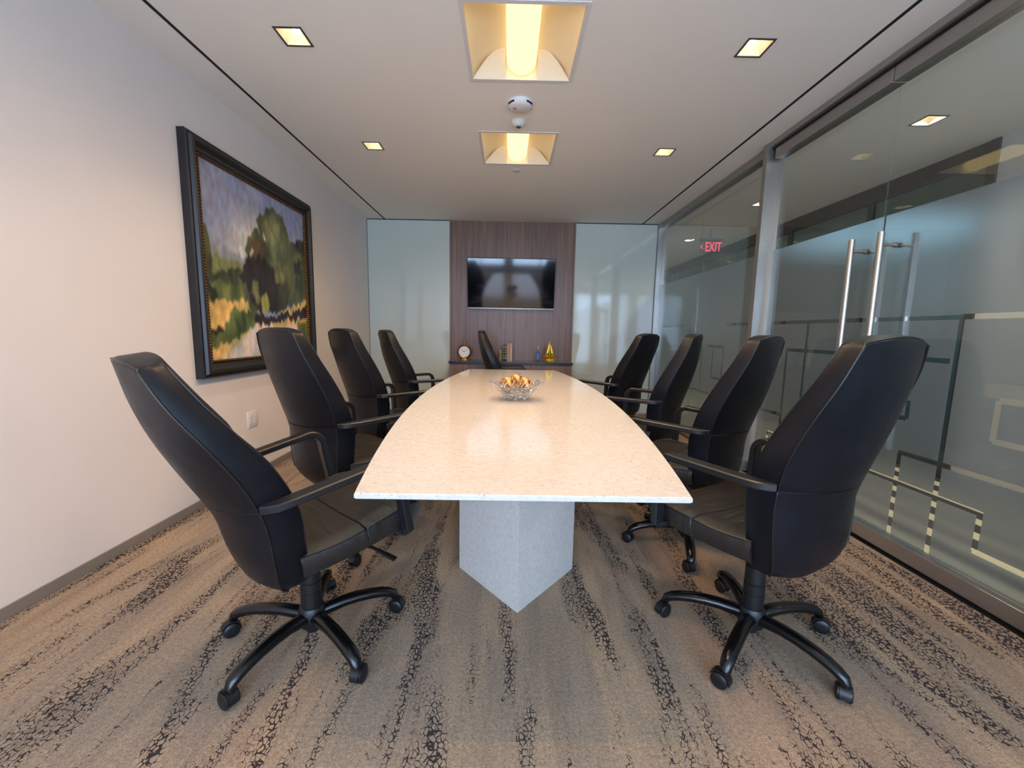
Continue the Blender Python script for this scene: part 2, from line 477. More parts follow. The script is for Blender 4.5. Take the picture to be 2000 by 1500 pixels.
def door(name, y0, y1, lines, hy, lab=None):
    d = empty(name, (0, 0, 0)); d['kind'] = 'structure'
    pane('glass_pane', y0, y1, .087, 2.512, parent=d, th=.012)
    MB().box(2.045, 2.115, y0, y1, .010, .086, .002).build('bottom_rail', M['alu'], d)
    MB().box(2.035, 2.115, y0, y1, 2.513, 2.589, .002).build('top_rail', M['alu'], d)
    film_mesh(y0+.002, y1-.002, lines, XR+.0075).build('frosted_film', M['film'], d)
    for s in (-1, 1):
        xx = XR+s*.095
        h = MB().tube([(xx, hy, .52), (xx, hy, 1.715)], .0155, 20)
        for z in (.62, 1.648):
            h.tube([(xx, hy, z), (XR+s*.0085, hy, z)], .008, 12)
            h.tube([(XR+s*.022, hy, z), (XR+s*.0085, hy, z)], .014, 16)
        h.build('door_handle', M['steel'], d, smooth=40)
    return d
door('door_1', 2.368, 3.345, LD, 2.452)
door('door_2', 1.42, 2.362, LE, 2.262)
fx2 = empty('window_5', (0, 0, 0)); fx2['kind'] = 'structure'
pane('glass_pane', YF+.02, 1.36, .087, 2.588, parent=fx2)
film_mesh(YF+.02, 1.36, [('h', 1.255, -1, 1.3)], XR+.0065).build('frosted_film', M['film'], fx2)
MB().box(2.0, 2.13, 1.36, 1.41, 0, 2.589).box(2.035, 2.125, YF, 1.36, 0, .086).build('trim_10', M['alu'])['kind'] = 'structure'

# corridor beyond
MB().box(2.0, 2.14, YB+.12, 12, -.06, 2.8).build('wall_corridor_left', M['wall'])['kind'] = 'structure'
MB().box(2.0, HX+3, 12, 12.1, -.06, 2.8).build('wall_corridor_end', M['wall'])['kind'] = 'structure'
MB().box(6.5, 6.6, YF, 12, -.06, 2.8).build('wall_office', M['wall'])['kind'] = 'structure'
MB().box(HX, 6.5, YF-.15, YF-.02, -.06, 2.8).build('wall_office_front', M['wall'])['kind'] = 'structure'
MB().box(HX+.1, 6.5, YF, 12, 2.64, 2.66).build('ceiling_office', M['ceiling'])['kind'] = 'structure'
MB().box(HX, HX+.12, YF, 3.20, -.0, 2.64).build('wall_corridor_right', M['wall'])['kind'] = 'structure'
fr = MB().box(HX-.01, HX+.07, 3.24, 12, 2.50, 2.64).box(HX-.02, HX+.07, 3.20, 3.26, 0, 2.64).box(HX, HX+.07, 3.26, 12, 0, .10)
for y in (4.30, 5.5, 6.7, 7.9, 9.1, 10.3, 11.5): fr.box(HX, HX+.05, y-.02, y+.02, .1, 2.5)
fr.box(HX-.012, HX-.0, 2.86, 2.92, 1.6, 2.64)
fr.build('trim_11', M['alu_dark'])['kind'] = 'structure'
og = empty('window_6'); og['kind'] = 'structure'
pane('glass_pane', 3.26, 12, .1, 2.5, x=HX+.03, mat='glass_dark', parent=og)
MB().gridholes(3.26, 12, .1, 1.35, [], HX+.04, axis=0, thick=.001).build('frosted_film', M['film'], og)

# ------------------------------------------------------------------ ceiling fixtures
def make_troffer():
    t = empty('recessed_ceiling_light', (0, 0, 0))
    # trim ring
    f = MB().gridholes(-.305, .305, -.305, .305, [(-.284, .284, -.284, .284)], -.004, thick=.0035)
    f.build('frame', M['plastic_white'], t)
    # curved reflector wings, end plates and top
    r = MB()
    prof = []
    for i in range(13):
        a = i/12
        prof.append((.284-.02*a-.17*a**1.5, .002+.105*math.sin(a*PI/2)))
    for s in (-1, 1):
        rings = [[(s*x, y, z) for x, z in prof] for y in (-.284, .284)]
        r.loft(rings, cap=False, closed=False)
    # rounded end plates lean inwards
    for s in (-1, 1):
        for q in (-1, 1):
            n = 10; V = []; F = []
            for i in range(n+1):
                a = i/n; x = .284-.19*a
                h = .107*math.sin(min(1, a*1.1)*PI/2)
                V += [(q*x, s*.284, 0), (q*x, s*(.284-.10*math.sin(a*PI/2)), h)]
            for i in range(n): F.append((2*i, 2*i+1, 2*i+3, 2*i+2))
            r.add(V, F)
    r.box(-.284, .284, -.284, .284, .110, .114)
    for s in (-1, 1):
        r.box(s*.2865-.0015, s*.2865+.0015, -.288, .288, -.0005, .114)
        r.box(-.288, .288, s*.2865-.0015, s*.2865+.0015, -.0005, .114)
    r.build('reflector', M['reflector'], t, smooth=50, fixn=False)
    b = MB(); rings = []
    n = 20
    for y, sc in ((-.272, .80), (-.262, .94), (-.25, 1), (.25, 1), (.262, .94), (.272, .80)):
        rings.append([(.088*sc*math.cos(PI+PI*k/n), y, .090+.088*sc*math.sin(PI+PI*k/n)) for k in range(n+1)])
    b.loft(rings, cap=True, closed=True)
    b.build('diffuser', M['diffuser'], t, smooth=50)
    return t
tro = make_troffer()
tlab = ['square recessed ceiling light with glowing basket, above the near table end',
        'large square recessed ceiling light with glowing basket, at top centre of photo',
        'smaller-looking square recessed ceiling light just beyond the smoke detector']
for i, y in enumerate(TRY):
    o = tro if i == 0 else copy_tree(tro)
    o.location = (TRX, y, ZC)
    tag(o, tlab[i], 'ceiling light', 'square troffer lights along the ceiling centre')
    l = bpy.data.lights.new('troffer_lamp', 'SPOT'); l.energy = 7.6; l.color = (1., .63, .33)
    l.spot_size = R(172); l.spot_blend = 1; l.shadow_soft_size = 0
    for ax in (-.19, 0, .19):
        for ay in (-.19, 0, .19):
            lo = bpy.data.objects.new('troffer_lamp', l); COL.objects.link(lo); lo.location = (TRX+ax, y+ay, ZC-.006)

def make_downlight(lamp, nm='recessed_downlight'):
    t = empty(nm)
    MB().gridholes(-.072, .072, -.072, .072, [(-.061, .061, -.061, .061)], -.003, thick=.0025).build('frame', M['alu_dark'], t)
    r = MB()
    a, b, h = .0615, .036, .075
    ring0 = [(-a, -a, -.001), (a, -a, -.001), (a, a, -.001), (-a, a, -.001)]
    ring1 = [(-b, -b, h), (b, -b, h), (b, b, h), (-b, b, h)]
    r.loft([ring0, ring1], cap=False)
    r.add(ring1, [(0, 1, 2, 3)])
    r.build('reflector', M['reflector'], t, fixn=False)
    MB().lathe([(.0, .045), (.018, .046), (.026, .055), (.028, .073)], 20, cap=False).build('lamp', lamp, t, smooth=60)
    return t
dl = make_downlight(M['lampcore'])
names = {(0, 1): 'square recessed downlight at top left, over the painting side, nearer one',
         (0, 2): 'small square recessed downlight on the left, farther along the ceiling',
         (1, 1): 'square recessed downlight at top right, glass side, nearer one',
         (1, 2): 'small square recessed downlight on the right, farther along the ceiling',
         (0, 0): 'square recessed downlight above the near left chair',
         (1, 0): 'square recessed downlight above the near right chair'}
first = True
for i, x in enumerate(DLX):
    for j, y in enumerate(DLY):
        o = dl if first else copy_tree(dl); first = False
        o.location = (x, y, ZC)
        tag(o, names[i, j], 'downlight', 'square downlights in the meeting room ceiling')
        l = bpy.data.lights.new('downlight_lamp', 'SPOT'); l.energy = 14; l.color = (1., .84, .62)
        l.spot_size = R(105); l.spot_blend = .7; l.shadow_soft_size = .03
        lo = bpy.data.objects.new('downlight_lamp', l); COL.objects.link(lo); lo.location = (x, y, ZC+.03)
hd = make_downlight(M['hall_lamp'])
hl = ['corridor downlight behind the camera, beyond the glass', 'corridor downlight beyond the near glass door, out of frame',
      'corridor downlight nearest the camera, seen through the right glass door', 'corridor downlight seen beside the aluminium post',
      'corridor downlight just left of the exit sign', 'corridor downlight farthest away, beyond the exit sign']
for i, (x, y) in enumerate(HDL):
    o = hd if i == 0 else copy_tree(hd)
    o.location = (x, y, ZC)
    tag(o, hl[i], 'downlight', 'square downlights in the corridor ceiling')
    l = bpy.data.lights.new('corridor_lamp', 'SPOT'); l.energy = 45; l.color = (1., .93, .80)
    l.spot_size = R(140); l.spot_blend = .8; l.shadow_soft_size = .03
    lo = bpy.data.objects.new('corridor_lamp', l); COL.objects.link(lo); lo.location = (x, y, ZC+.02)

# smoke detector
t = empty('smoke_detector', (.050, 2.90, ZC+.003), 0, 'round white smoke detector with dark vents between the two ceiling lights', 'smoke detector')
MB().lathe([(.0, 0), (.082, 0), (.084, -.006), (.083, -.016), (.072, -.032), (.058, -.038), (.0, -.040)], 40).build('housing', M['plastic_white'], t, smooth=35)
for a0 in (200, 300, 20, 120):
    v = MB(); rings = []
    for k in range(9):
        a = R(a0+k*5)
        rings.append([((r)*math.cos(a), (r)*math.sin(a), z) for r, z in ((.080, -.0215), (.0842, -.0190), (.0800, -.0250), (.0770, -.0265))])
        rings[-1] = [rings[-1][0], rings[-1][1], rings[-1][2], rings[-1][3]]
    v.loft(rings)
    v.build('vent', M['black'], t)
MB().box(-.045, -.025, -.012, -.008, -.0404, -.0385).box(-.045, -.028, -.004, .0, -.0404, -.0385).build('red_marking', M['red'], t)
t = empty('ceiling_sensor', (.045, 3.135, ZC+.003), 0, 'small white dome ceiling sensor with dark lens beside the smaller ceiling light', 'sensor')
MB().lathe([(0, 0), (.052, 0), (.054, -.008), (.046, -.024), (.030, -.036), (.0, -.040)], 32).build('housing', M['plastic_white'], t, smooth=40)
MB().lathe([(0, -.0385), (.017, -.038), (.015, -.045), (0, -.048)], 24).build('lens', M['alu_dark'], t, smooth=40)
tag(MB().lathe([(0, 0), (.040, 0), (.042, -.003), (.038, -.006), (0, -.007)], 32).build('ceiling_sprinkler_cover', M['plastic_white'], None, (.045, 4.03, ZC+.003), smooth=40),
    'flat round concealed sprinkler cover just beyond the smaller ceiling light', 'sprinkler')

# ------------------------------------------------------------------ exit sign
t = empty('exit_sign', (2.87, 6.05, 0), 0, 'hanging clear exit sign with red glowing letters in the corridor', 'sign')
MB().box(-.16, .16, -.02, .02, 2.49, 2.52, .003).box(-.01, .01, -.01, .01, 2.52, 2.64).build('housing', M['alu'], t)
MB().box(-.155, .155, -.004, .004, 2.31, 2.49).build('panel', M['glass'], t)
def text(name, s, size, mat, parent, loc, rot=(PI/2, 0, 0), ext=.001, align='CENTER'):
    cu = bpy.data.curves.new(name, 'FONT'); cu.body = s; cu.size = size; cu.extrude = ext
    cu.align_x = align; cu.align_y = 'CENTER'
    tmp = bpy.data.objects.new('tmp', cu); COL.objects.link(tmp)
    bpy.context.view_layer.update()
    me = bpy.data.meshes.new_from_object(tmp.evaluated_get(bpy.context.evaluated_depsgraph_get()))
    bpy.data.objects.remove(tmp)
    o = link(name, me, mat, parent, loc); o.rotation_euler = rot
    me.materials.clear(); me.materials.append(mat)
    return o
tx = text('lettering', 'EXIT', .185, M['exit'], t, (.035, -.006, 2.40))
tx.scale = (.62, 1, 1)
tx2 = text('arrow', '<', .12, M['exit'], t, (-.13, -.006, 2.40)); tx2.scale = (.5, 1, 1)

# ------------------------------------------------------------------ wall plate
t = empty('wall_outlet', (XL, 3.088, .455), 0, 'white wall outlet plate low on the left wall', 'outlet')
MB().box(0, .007, -.06, .06, -.060, .060, .002).build('cover_plate', M['plastic_white'], t, smooth=40)
g = MB()
for dy in (-.028, .028):
    g.box(.007, .0095, dy-.017, dy+.017, -.034, .034, .001)
g.build('receptacle', M['plastic_white'], t)
for dy in (-.028, .028):
    for dz in (-.016, .016):
        g = MB()
        for q in (-.006, .006): g.box(.0096, .0100, dy+q-.001, dy+q+.001, dz-.005, dz+.005)
        g.build('socket', M['black'], t)

# ------------------------------------------------------------------ painting
PY0, PY1, PZ0, PZ1 = 2.560, 4.080, .822, 2.300
t = empty('framed_painting', (XL, (PY0+PY1)/2, PZ0), 0, 'large framed landscape painting of trees and a road on the left wall', 'painting')
T0 = Vector(t.location)
def mitre(prof, name, mat):
    """frame moulding: prof = list of (inset from outer edge, distance from wall)"""
    m = MB(); rings = []
    for (y, z, sy, sz) in ((PY0, PZ0, 1, 1), (PY1, PZ0, -1, 1), (PY1, PZ1, -1, -1), (PY0, PZ1, 1, -1)):
        rings.append([(d, y+sy*i-T0.y, z+sz*i-T0.z) for i, d in prof])
    rings.append(rings[0])
    m.loft(rings, cap=False)
    return m.build(name, mat, t, smooth=30)
M['frame'] = simple('frame_dark_wood', (22, 19, 20), .42, var=.25, scale=14)
M['frame_gold'] = None
def mat_rope():
    m = NT('gilded_rope_edge')
    sx = m.n('SeparateXYZ', {0: m.coord()})
    w = m.math('SINE', m.math('MULTIPLY', m.math('ADD', sx.outputs[1], sx.outputs[2]), 330.))
    col = m.ramp(w, [(.25, s2l((40, 26, 16))), (.6, s2l((170, 115, 55)))])
    return m.done(m.pbsdf(col, .35, .6, m.bump(w, .8, .004)))
M['frame_gold'] = mat_rope()
mitre([(0, 0), (0, .045), (.008, .052), (.022, .050), (.030, .066), (.040, .072), (.052, .068), (.066, .050), (.080, .040), (.092, .036), (.096, .022), (.096, 0)], 'frame', M['frame'])
mitre([(.094, .036), (.099, .042), (.107, .040), (.111, .030), (.111, .010), (.094, .010)], 'gilded_edge', M['frame_gold'])

def crop(X, Y): return (320+X/2.831, 230+Y/2.831)
CF, CPITCH, CYAW, CROLL = 800., None, None, .0175
def cam_axes():
    dx, dy = 994-1000, 648-750
    lx = math.cos(CROLL)*dx+math.sin(CROLL)*dy; ly = -math.sin(CROLL)*dx+math.cos(CROLL)*dy
    p = math.atan2(-ly, CF); y = -math.atan2(lx*math.cos(p), CF)
    fw = Vector((math.sin(y)*math.cos(p), math.cos(y)*math.cos(p), -math.sin(p)))
    r0 = Vector((math.cos(y), -math.sin(y), 0)); u0 = r0.cross(fw)
    c, n = math.cos(CROLL), math.sin(CROLL)
    return fw, c*r0+n*u0, -n*r0+c*u0
FW, RT, UP = cam_axes()
CAMP = Vector((0, 0, 1.15))
# the picture's shapes, as (along, up) on the canvas from 0 to 1
def canvas(X, Y):
    px, py = crop(X, Y)
    d = FW+(px-1000)/CF*RT-(py-750)/CF*UP
    k = (XL+.025)/d.x
    p = CAMP+d*k
    return ((p.y-PY0-.105)/(PY1-PY0-.21), (p.z-PZ0-.105)/(PZ1-PZ0-.21))
SH = [
 ([(210,640),(260,680),(340,710),(440,770),(560,800),(560,860),(440,820),(260,760),(180,720)], (150,152,160)),
 ([(150,700),(270,740),(440,800),(560,830),(560,940),(150,950)], (128,132,84)),
 ([(150,860),(300,850),(420,830),(560,850),(560,930),(360,925),(290,890),(150,900)], (66,76,52)),
 ([(150,905),(440,910),(560,920),(560,1010),(300,1020),(150,1020)], (98,106,62)),
 ([(200,600),(240,625),(262,700),(270,830),(282,880),(240,905),(150,900),(150,600)], (72,78,50)),
 ([(225,890),(262,900),(295,960),(308,1022),(280,1028),(240,970)], (48,48,42)),
 ([(150,1025),(340,1010),(440,1015),(520,1030),(520,1100),(340,1140),(330,1172),(150,1180)], (206,176,108)),
 ([(150,1180),(255,1178),(330,1160),(335,1188),(255,1205),(150,1215)], (38,36,30)),
 ([(150,1215),(255,1205),(420,1200),(540,1150),(540,1260),(150,1400)], (208,178,112)),
 ([(380,1035),(420,1085),(500,1050),(535,1100),(500,1150),(440,1200),(330,1250),(270,1295),(240,1290),(240,1205),(330,1190),(340,1130),(370,1110)], (88,102,60)),
 ([(520,1145),(640,1120),(760,1115),(790,1150),(790,1300),(600,1400),(300,1400),(340,1325)], (206,196,190)),
 ([(535,1095),(600,1110),(690,1060),(800,1000),(800,1060),(690,1110),(540,1140)], (210,178,112)),
 ([(510,1095),(620,1100),(700,1080),(800,1040),(800,1105),(700,1118),(560,1140),(505,1150)], (34,31,30)),
 ([(590,1140),(700,1122),(800,1112),(800,1135),(720,1142),(620,1165)], (210,175,100)),
 ([(740,1140),(800,1120),(800,1300),(760,1250)], (96,104,52)),
 ([(525,525),(560,512),(610,505),(650,545),(680,610),(700,690),(745,700),(800,690),(800,1010),(700,1040),(600,1050),(500,1080),(450,1000),(410,900),(430,820),(470,790),(450,740),(462,685),(500,618),(535,640),(515,590)], (84,92,64)),
 ([(560,560),(610,540),(640,600),(660,700),(650,830),(600,780),(580,680)], (104,112,80)),
 ([(470,680),(520,650),(560,690),(580,760),(540,790),(490,800)], (92,78,56)),
 ([(440,810),(490,780),(540,760),(580,800),(640,900),(670,950),(665,1070),(600,1075),(560,1070),(545,1110),(515,1040),(480,1010),(460,930),(415,900)], (44,40,38)),
 ([(630,930),(665,900),(700,960),(680,1070),(640,1075)], (60,62,44)),
 ([(545,975),(565,965),(582,1000),(585,1040),(570,1085),(552,1080),(542,1040)], (140,140,72)),
 ([(478,738),(490,725),(500,745),(492,768),(480,766)], (205,200,190)),
 ([(548,640),(560,632),(566,655),(555,672)], (200,198,188)),
 ([(720,690),(745,680),(800,640),(800,760),(740,750)], (50,52,46)),
 ([(715,800),(760,800),(760,860),(730,860)], (44,46,40)),
]
SHC = [([canvas(*q) for q in poly], col) for poly, col in SH]
def inpoly(u, v, poly):
    r = False; n = len(poly)
    for i in range(n):
        (x1, y1), (x2, y2) = poly[i], poly[i-1]
        if (y1 > v) != (y2 > v) and u < (x2-x1)*(v-y1)/(y2-y1)+x1: r = not r
    return r
def art(u, v):
    acc = [0, 0, 0]
    for k, (du, dv) in enumerate(((-.006, -.004), (.006, .003), (-.002, .008), (.003, -.008), (0, 0))):
        q = art1(u+du, v+dv)
        for i in range(3): acc[i] += q[i]/5
    return acc
def art1(u, v):
    # broad dabs: snap the sample to brush cells, each with its own slant
    a = noise.noise(Vector((u*9, v*9, 1.7)))*.014+noise.noise(Vector((u*26, v*22, 4.1)))*.010
    b = noise.noise(Vector((u*9, v*9, 8.3)))*.014+noise.noise(Vector((u*24, v*24, 2.2)))*.012
    b += .030*noise.noise(Vector((u*46, v*7, 5.5)))+.012*noise.noise(Vector((u*95, v*14, 7.5)))
    uu, vv = u+a, v+b
    pn = noise.noise(Vector((u*11, v*8, 12.5)))+.6*noise.noise(Vector((u*30, v*14, 2.5)))
    # sky
    c1, c2 = (140, 149, 180), (216, 209, 196)
    d = math.hypot((uu-.42)*1.1, (vv-.62)*1.5)
    k = max(0, min(1, 1-(d-.10)/.34))
    k = max(0, min(1, k+.35*noise.noise(Vector((uu*5, vv*3, .5)))))
    col = [c1[i]+(c2[i]-c1[i])*k for i in range(3)]
    for poly, cc in SHC:
        if inpoly(uu, vv, poly):
            if cc == (44,40,38) and pn > .38: continue
            t_ = 1+(.34*pn if sum(cc) < 330 else .10*pn)
            col = [cc[0]*t_*(1+.10*pn), cc[1]*t_, cc[2]*t_*(1-.06*pn)]
    st = 1+.16*noise.noise(Vector((u*38, v*16, 3.3)))+.10*noise.noise(Vector((u*75, v*30, 9.9)))
    hue = .06*noise.noise(Vector((u*14, v*9, 6.6)))
    return (col[0]*st*(1+hue), col[1]*st, col[2]*st*(1-hue))
NU, NV = 230, 220
V, F, CO = [], [], []
for j in range(NV+1):
    for i in range(NU+1):
        u, v = i/NU, j/NV
        V.append((.022, PY0+.105+u*(PY1-PY0-.21)-T0.y, PZ0+.105+v*(PZ1-PZ0-.21)-T0.z))
        cc = art(u, v)
        CO.append((*s2l([max(0, min(255, q)) for q in cc]), 1))
for j in range(NV):
    for i in range(NU):
        a = j*(NU+1)+i; F.append((a, a+1, a+NU+2, a+NU+1))
cv = MB().add(V, F).build('canvas', None, t, fixn=False)
at = cv.data.color_attributes.new('paint', 'FLOAT_COLOR', 'POINT')
at.data.foreach_set('color', [q for c4 in CO for q in c4])
m = NT('oil_paint')
an = m.n('Attribute', attribute_name='paint')
cv.data.materials.append(m.done(m.pbsdf(an.outputs['Color'], .42, 0., m.bump(m.noise(m.coord((1, 40, 25)), 1.5, 4), .4, .003))))

# ------------------------------------------------------------------ television
t = empty('wall_television', (0.02, YB-.030, 1.476), 0, 'flat black wall-mounted television on the walnut panel', 'television')
TW, THh = .594, .668
t.rotation_euler = (R(11), 0, 0)
MB().box(-TW, TW, -.050, -.022, 0, THh, .004).build('casing', M['tv_body'], t, smooth=40)
MB().prism([(-.021, .12), (-.021, .52), (.112, .50), (.038, .13)], -.2, .2, axis=0).build('mount', M['tv_body'], t)
MB().box(-TW+.008, TW-.008, -.0515, -.0502, .016, THh-.008).build('screen', M['screen'], t)
MB().box(-TW, TW, -.054, -.049, -.006, .010, .001).build('bottom_bezel', M['steel'], t)

# ------------------------------------------------------------------ credenza
CX0, CX1, CY0, CY1, CZ = -.785, .848, 5.37, YB-.014, .757
t = empty('credenza', ((CX0+CX1)/2, CY1, 0), 0, 'low walnut credenza below the television', 'credenza')
ox, oy = (CX0+CX1)/2, CY1
MB().box(CX0+.01-ox, CX1-.01-ox, CY0+.035-oy, -.001, .06, CZ-.034).build('body', M['walnut'], t)
MB().box(CX0+.04-ox, CX1-.04-ox, CY0+.08-oy, -.01, 0, .059).build('plinth', M['black'], t)
for i in range(3):
    a = CX0+.012+i*(CX1-CX0-.024)/3; b = a+(CX1-CX0-.024)/3
    d = MB().box(a+.002-ox, b-.002-ox, CY0+.014-oy, CY0+.034-oy, .065, CZ-.040, .001).build('door', M['walnut'], t)
    MB().box((a+b)/2-.06-ox, (a+b)/2+.06-ox, CY0+.004-oy, CY0+.0135-oy, .60, .612, .001).build('door_pull', M['steel'], d)
MB().box(CX0-ox, CX1-ox, CY0+.004-oy, -.001, CZ-.033, CZ, .001).build('counter', M['counter'], t)
tag(MB().box(CX0-ox, CX1-ox, CY0-.001-oy, CY0+.0035-oy, CZ-.034, CZ-.001).build('counter_edge_shade', M['tv_body'], t), 'front edge of the counter, coloured black for its unlit face')  # black strip painted as the shade on the slab's front edge

# ------------------------------------------------------------------ things on the credenza
# clock
t = empty('mantel_clock', (-.600, 5.56, CZ), R(4), 'round brass-cased clock standing on the credenza, left of the end chair', 'clock')
ZCK = .115
Mx = Matrix.Translation((0, 0, ZCK)) @ Matrix.Rotation(PI/2, 4, 'X')
b = MB().lathe([(0, -.022), (.078, -.022), (.092, -.016), (.097, 0), (.094, .014), (.084, .020), (.078, .016), (0, .015)], 48, Mx)
b.tube([(0, 0, ZCK+.094), (0, 0, ZCK+.118)], [.010, .008], 12)
b.lathe([(0, ZCK+.116), (.013, ZCK+.118), (.013, ZCK+.130), (0, ZCK+.134)], 16)
b.tube([(.026*math.cos(R(a)), 0, ZCK+.137+.024*math.sin(R(a))) for a in range(-60, 241, 15)], .0028, 8)
b.box(-.05, .05, -.028, .028, 0, .010, .004).box(-.035, .035, -.02, .02, .009, .026, .003)
b.build('case', M['brass'], t, smooth=35)
M['dial'] = simple('clock_dial', (228, 228, 224), .45, var=.01)
MB().lathe([(0, .0152), (.074, .0152), (.074, .018), (0, .018)], 48, Mx).build('dial', M['dial'], t, smooth=35)
hnd = MB()
def hand(ang, ln, w):
    s, c_ = math.sin(R(ang)), math.cos(R(ang))
    y0 = -.0195
    P = [(-w*c_, -(-w*s)), (w*c_, -(w*s)), (ln*s+w*.3*c_, ln*c_-w*.3*s), (ln*s-w*.3*c_, ln*c_+w*.3*s)]
    hnd.prism([(p[0], p[1]+ZCK) for p in P], y0, y0-.0012, axis=1)
hand(-54, .042, .0035); hand(52, .062, .0025)
hnd.build('hands', M['black'], t)
for i in range(12):
    s = ['12', '1', '2', '3', '4', '5', '6', '7', '8', '9', '10', '11'][i]
    a = R(30*i)
    text('numeral', s, .018, M['black'], t, (.060*math.sin(a), -.0186, ZCK+.060*math.cos(a)), ext=.0003)

# books
def book(x, w, h, d, col, lab, tilt=0, band=None, deep=0):
    b = empty('book', (x, 5.60+deep, CZ), 0, lab, 'book', 'upright books on the credenza')
    mt = simple('book_cloth', col, .6, var=.12, scale=60)
    g = MB().box(-w/2, -w/2+.003, 0, d, 0, h, .0008).box(w/2-.003, w/2, 0, d, 0, h, .0008).box(-w/2, w/2, -.002, .002, 0, h, .0008)
    mats = [mt]
    if band:
        for z in (.12, .22, .34, .52, .66, .80, .90):
            g.box(-w/2+.002, w/2-.002, -.0026, -.0015, h*z, h*(z+.035), mi=1)
        mats.append(simple('spine_foil', band, .4, var=.1))
    g.build('cover', mats, b)
    MB().box(-w/2+.003, w/2-.003, .002, d-.004, .003, h-.004).build('pages', M['paper'], b)
    b.rotation_euler = (0, R(tilt), 0)
M['paper'] = simple('paper', (222, 212, 190), .8)
book(-.110, .034, .155, .12, (106, 112, 70), 'short green book leaning beside the end chair, leftmost of the row', band=(180, 170, 110))
book(-.072, .030, .205, .15, (34, 38, 34), 'black-green book with light spine bands, second from left', band=(140, 160, 120))
book(-.040, .028, .215, .15, (22, 26, 26), 'black book with pale spine bands, third from left', band=(200, 200, 160))
book(-.006, .034, .235, .16, (176, 142, 122), 'tall tan book in the middle right of the row')
book(.032, .034, .240, .16, (196, 164, 140), 'tall pale pink-tan book, rightmost of the row')

# bottle
t = empty('glass_bottle', (.395, 5.52, CZ), 0, 'small clear bottle with blue label on the credenza beside the gold sailboat', 'bottle')
M['bottleglass'] = mat_glass('bottle_glass', (.80, .86, .92), 1.5)
MB().lathe([(0, .001), (.026, .001), (.029, .006), (.029, .105), (.026, .122), (.014, .137), (.011, .150), (.011, .172), (0, .172)], 28).build('body', M['bottleglass'], t, smooth=40)
MB().lathe([(.0295, .030), (.0298, .030), (.0298, .108), (.0295, .108)], 28, cap=False).build('label', simple('blue_label', (78, 118, 200), .5, var=.35, scale=60), t, smooth=40)
MB().lathe([(0, .173), (.012, .173), (.012, .190), (.010, .205), (0, .206)], 20).build('stopper', simple('cork', (196, 160, 130), .6, var=.2, scale=80), t, smooth=40)

# sailboat
t = empty('sailboat_ornament', (.555, 5.50, CZ), 0, 'polished gold sailboat ornament at the right end of the credenza', 'ornament')
t.scale = (1.12, 1.12, 1.14)
b = MB().lathe([(0, 0), (.062, 0), (.064, .006), (.058, .012), (0, .012)], 32)
b.build('stand', M['gold'], t, smooth=35)
rings = []
for i in range(11):
    a = i/10*2-1
    w = .030*(1-a*a)**.6+.0005; x = a*.078
    zt = .040+.006*a*a; zb = .014+.018*a*a
    rings.append([(x, -w, zt), (x, w, zt), (x, w*.45, zb), (x, -w*.45, zb)])
MB().loft(rings).build('hull', M['gold'], t, smooth=40)
MB().tube([(-.004, 0, .04), (-.004, 0, .262)], [.003, .0012], 8).build('mast', M['gold'], t, smooth=40)
def sail(nm, pts, bulge):
    A, B, C3 = [Vector(p) for p in pts]; n = 8; V = []; F = []; idx = {}
    for i in range(n+1):
        for j in range(n+1-i):
            u, v = i/n, j/n
            p = A*(1-u-v)+B*u+C3*v
            p.y -= bulge*27*(u*v*(1-u-v))+bulge*.8*(u*(1-u-v)+v*(1-u-v))
            idx[i, j] = len(V); V.append(p)
    for i in range(n):
        for j in range(n-i):
            F.append((idx[i, j], idx[i+1, j], idx[i, j+1]))
            if j < n-i-1: F.append((idx[i+1, j], idx[i+1, j+1], idx[i, j+1]))
    o = MB().add(V, F).build(nm, M['gold'], t, smooth=60)
    md = o.modifiers.new('s', 'SOLIDIFY'); md.thickness = .0015
sail('mainsail', [(-.075, .0, .052), (-.008, .0, .052), (-.005, 0, .250)], .018)
sail('jib', [(.002, 0, .052), (.072, 0, .052), (.004, 0, .215)], .020)

# ------------------------------------------------------------------ conference table
tb = empty('conference_table', (.045, 2.72, 0), 0, 'long boat-shaped white quartz conference table in the middle of the room', 'table')
def half(y, s):
    q = (y-2.72)/1.735
    return .600-.152*q*q+(s*.0+.0)-.020*max(0, -q)*1.0+.018*max(0, q)
poly = []
N = 30
y0, y1 = .992, 4.455
for i in range(N+1):
    y = y0+(y1-y0)*i/N; poly.append((half(y, 1), y-2.72))
for i in range(N+1):
    y = y1-(y1-y0)*i/N; poly.append((-half(y, -1), y-2.72))
bm = bmesh.new()
vs = [bm.verts.new((x, y, .724)) for x, y in poly]
f = bm.faces.new(vs)
r = bmesh.ops.extrude_face_region(bm, geom=[f])
for e in r['geom']:
    if isinstance(e, bmesh.types.BMVert): e.co.z = .740
bmesh.ops.recalc_face_normals(bm, faces=bm.faces)
hed = [e for e in bm.edges if abs(e.verts[0].co.z-e.verts[1].co.z) < 1e-5]
bmesh.ops.bevel(bm, geom=hed, offset=.003, segments=2, affect='EDGES')
MB().bm(bm).build('tabletop', M['quartz'], tb, smooth=30)
def ped(yn, s):
    P = [(.008, yn), (.008+s*.277, yn+s*.325), (.008+s*.277, yn+s*.80), (.008-s*.277, yn+s*.80), (.008-s*.277, yn+s*.325)]
    return MB().prism([(x, y-2.72) for x, y in P], 0, .7235)
ped(1.556, 1).build('pedestal', M['quartz'], tb)
ped(3.88, -1).build('pedestal', M['quartz'], tb)

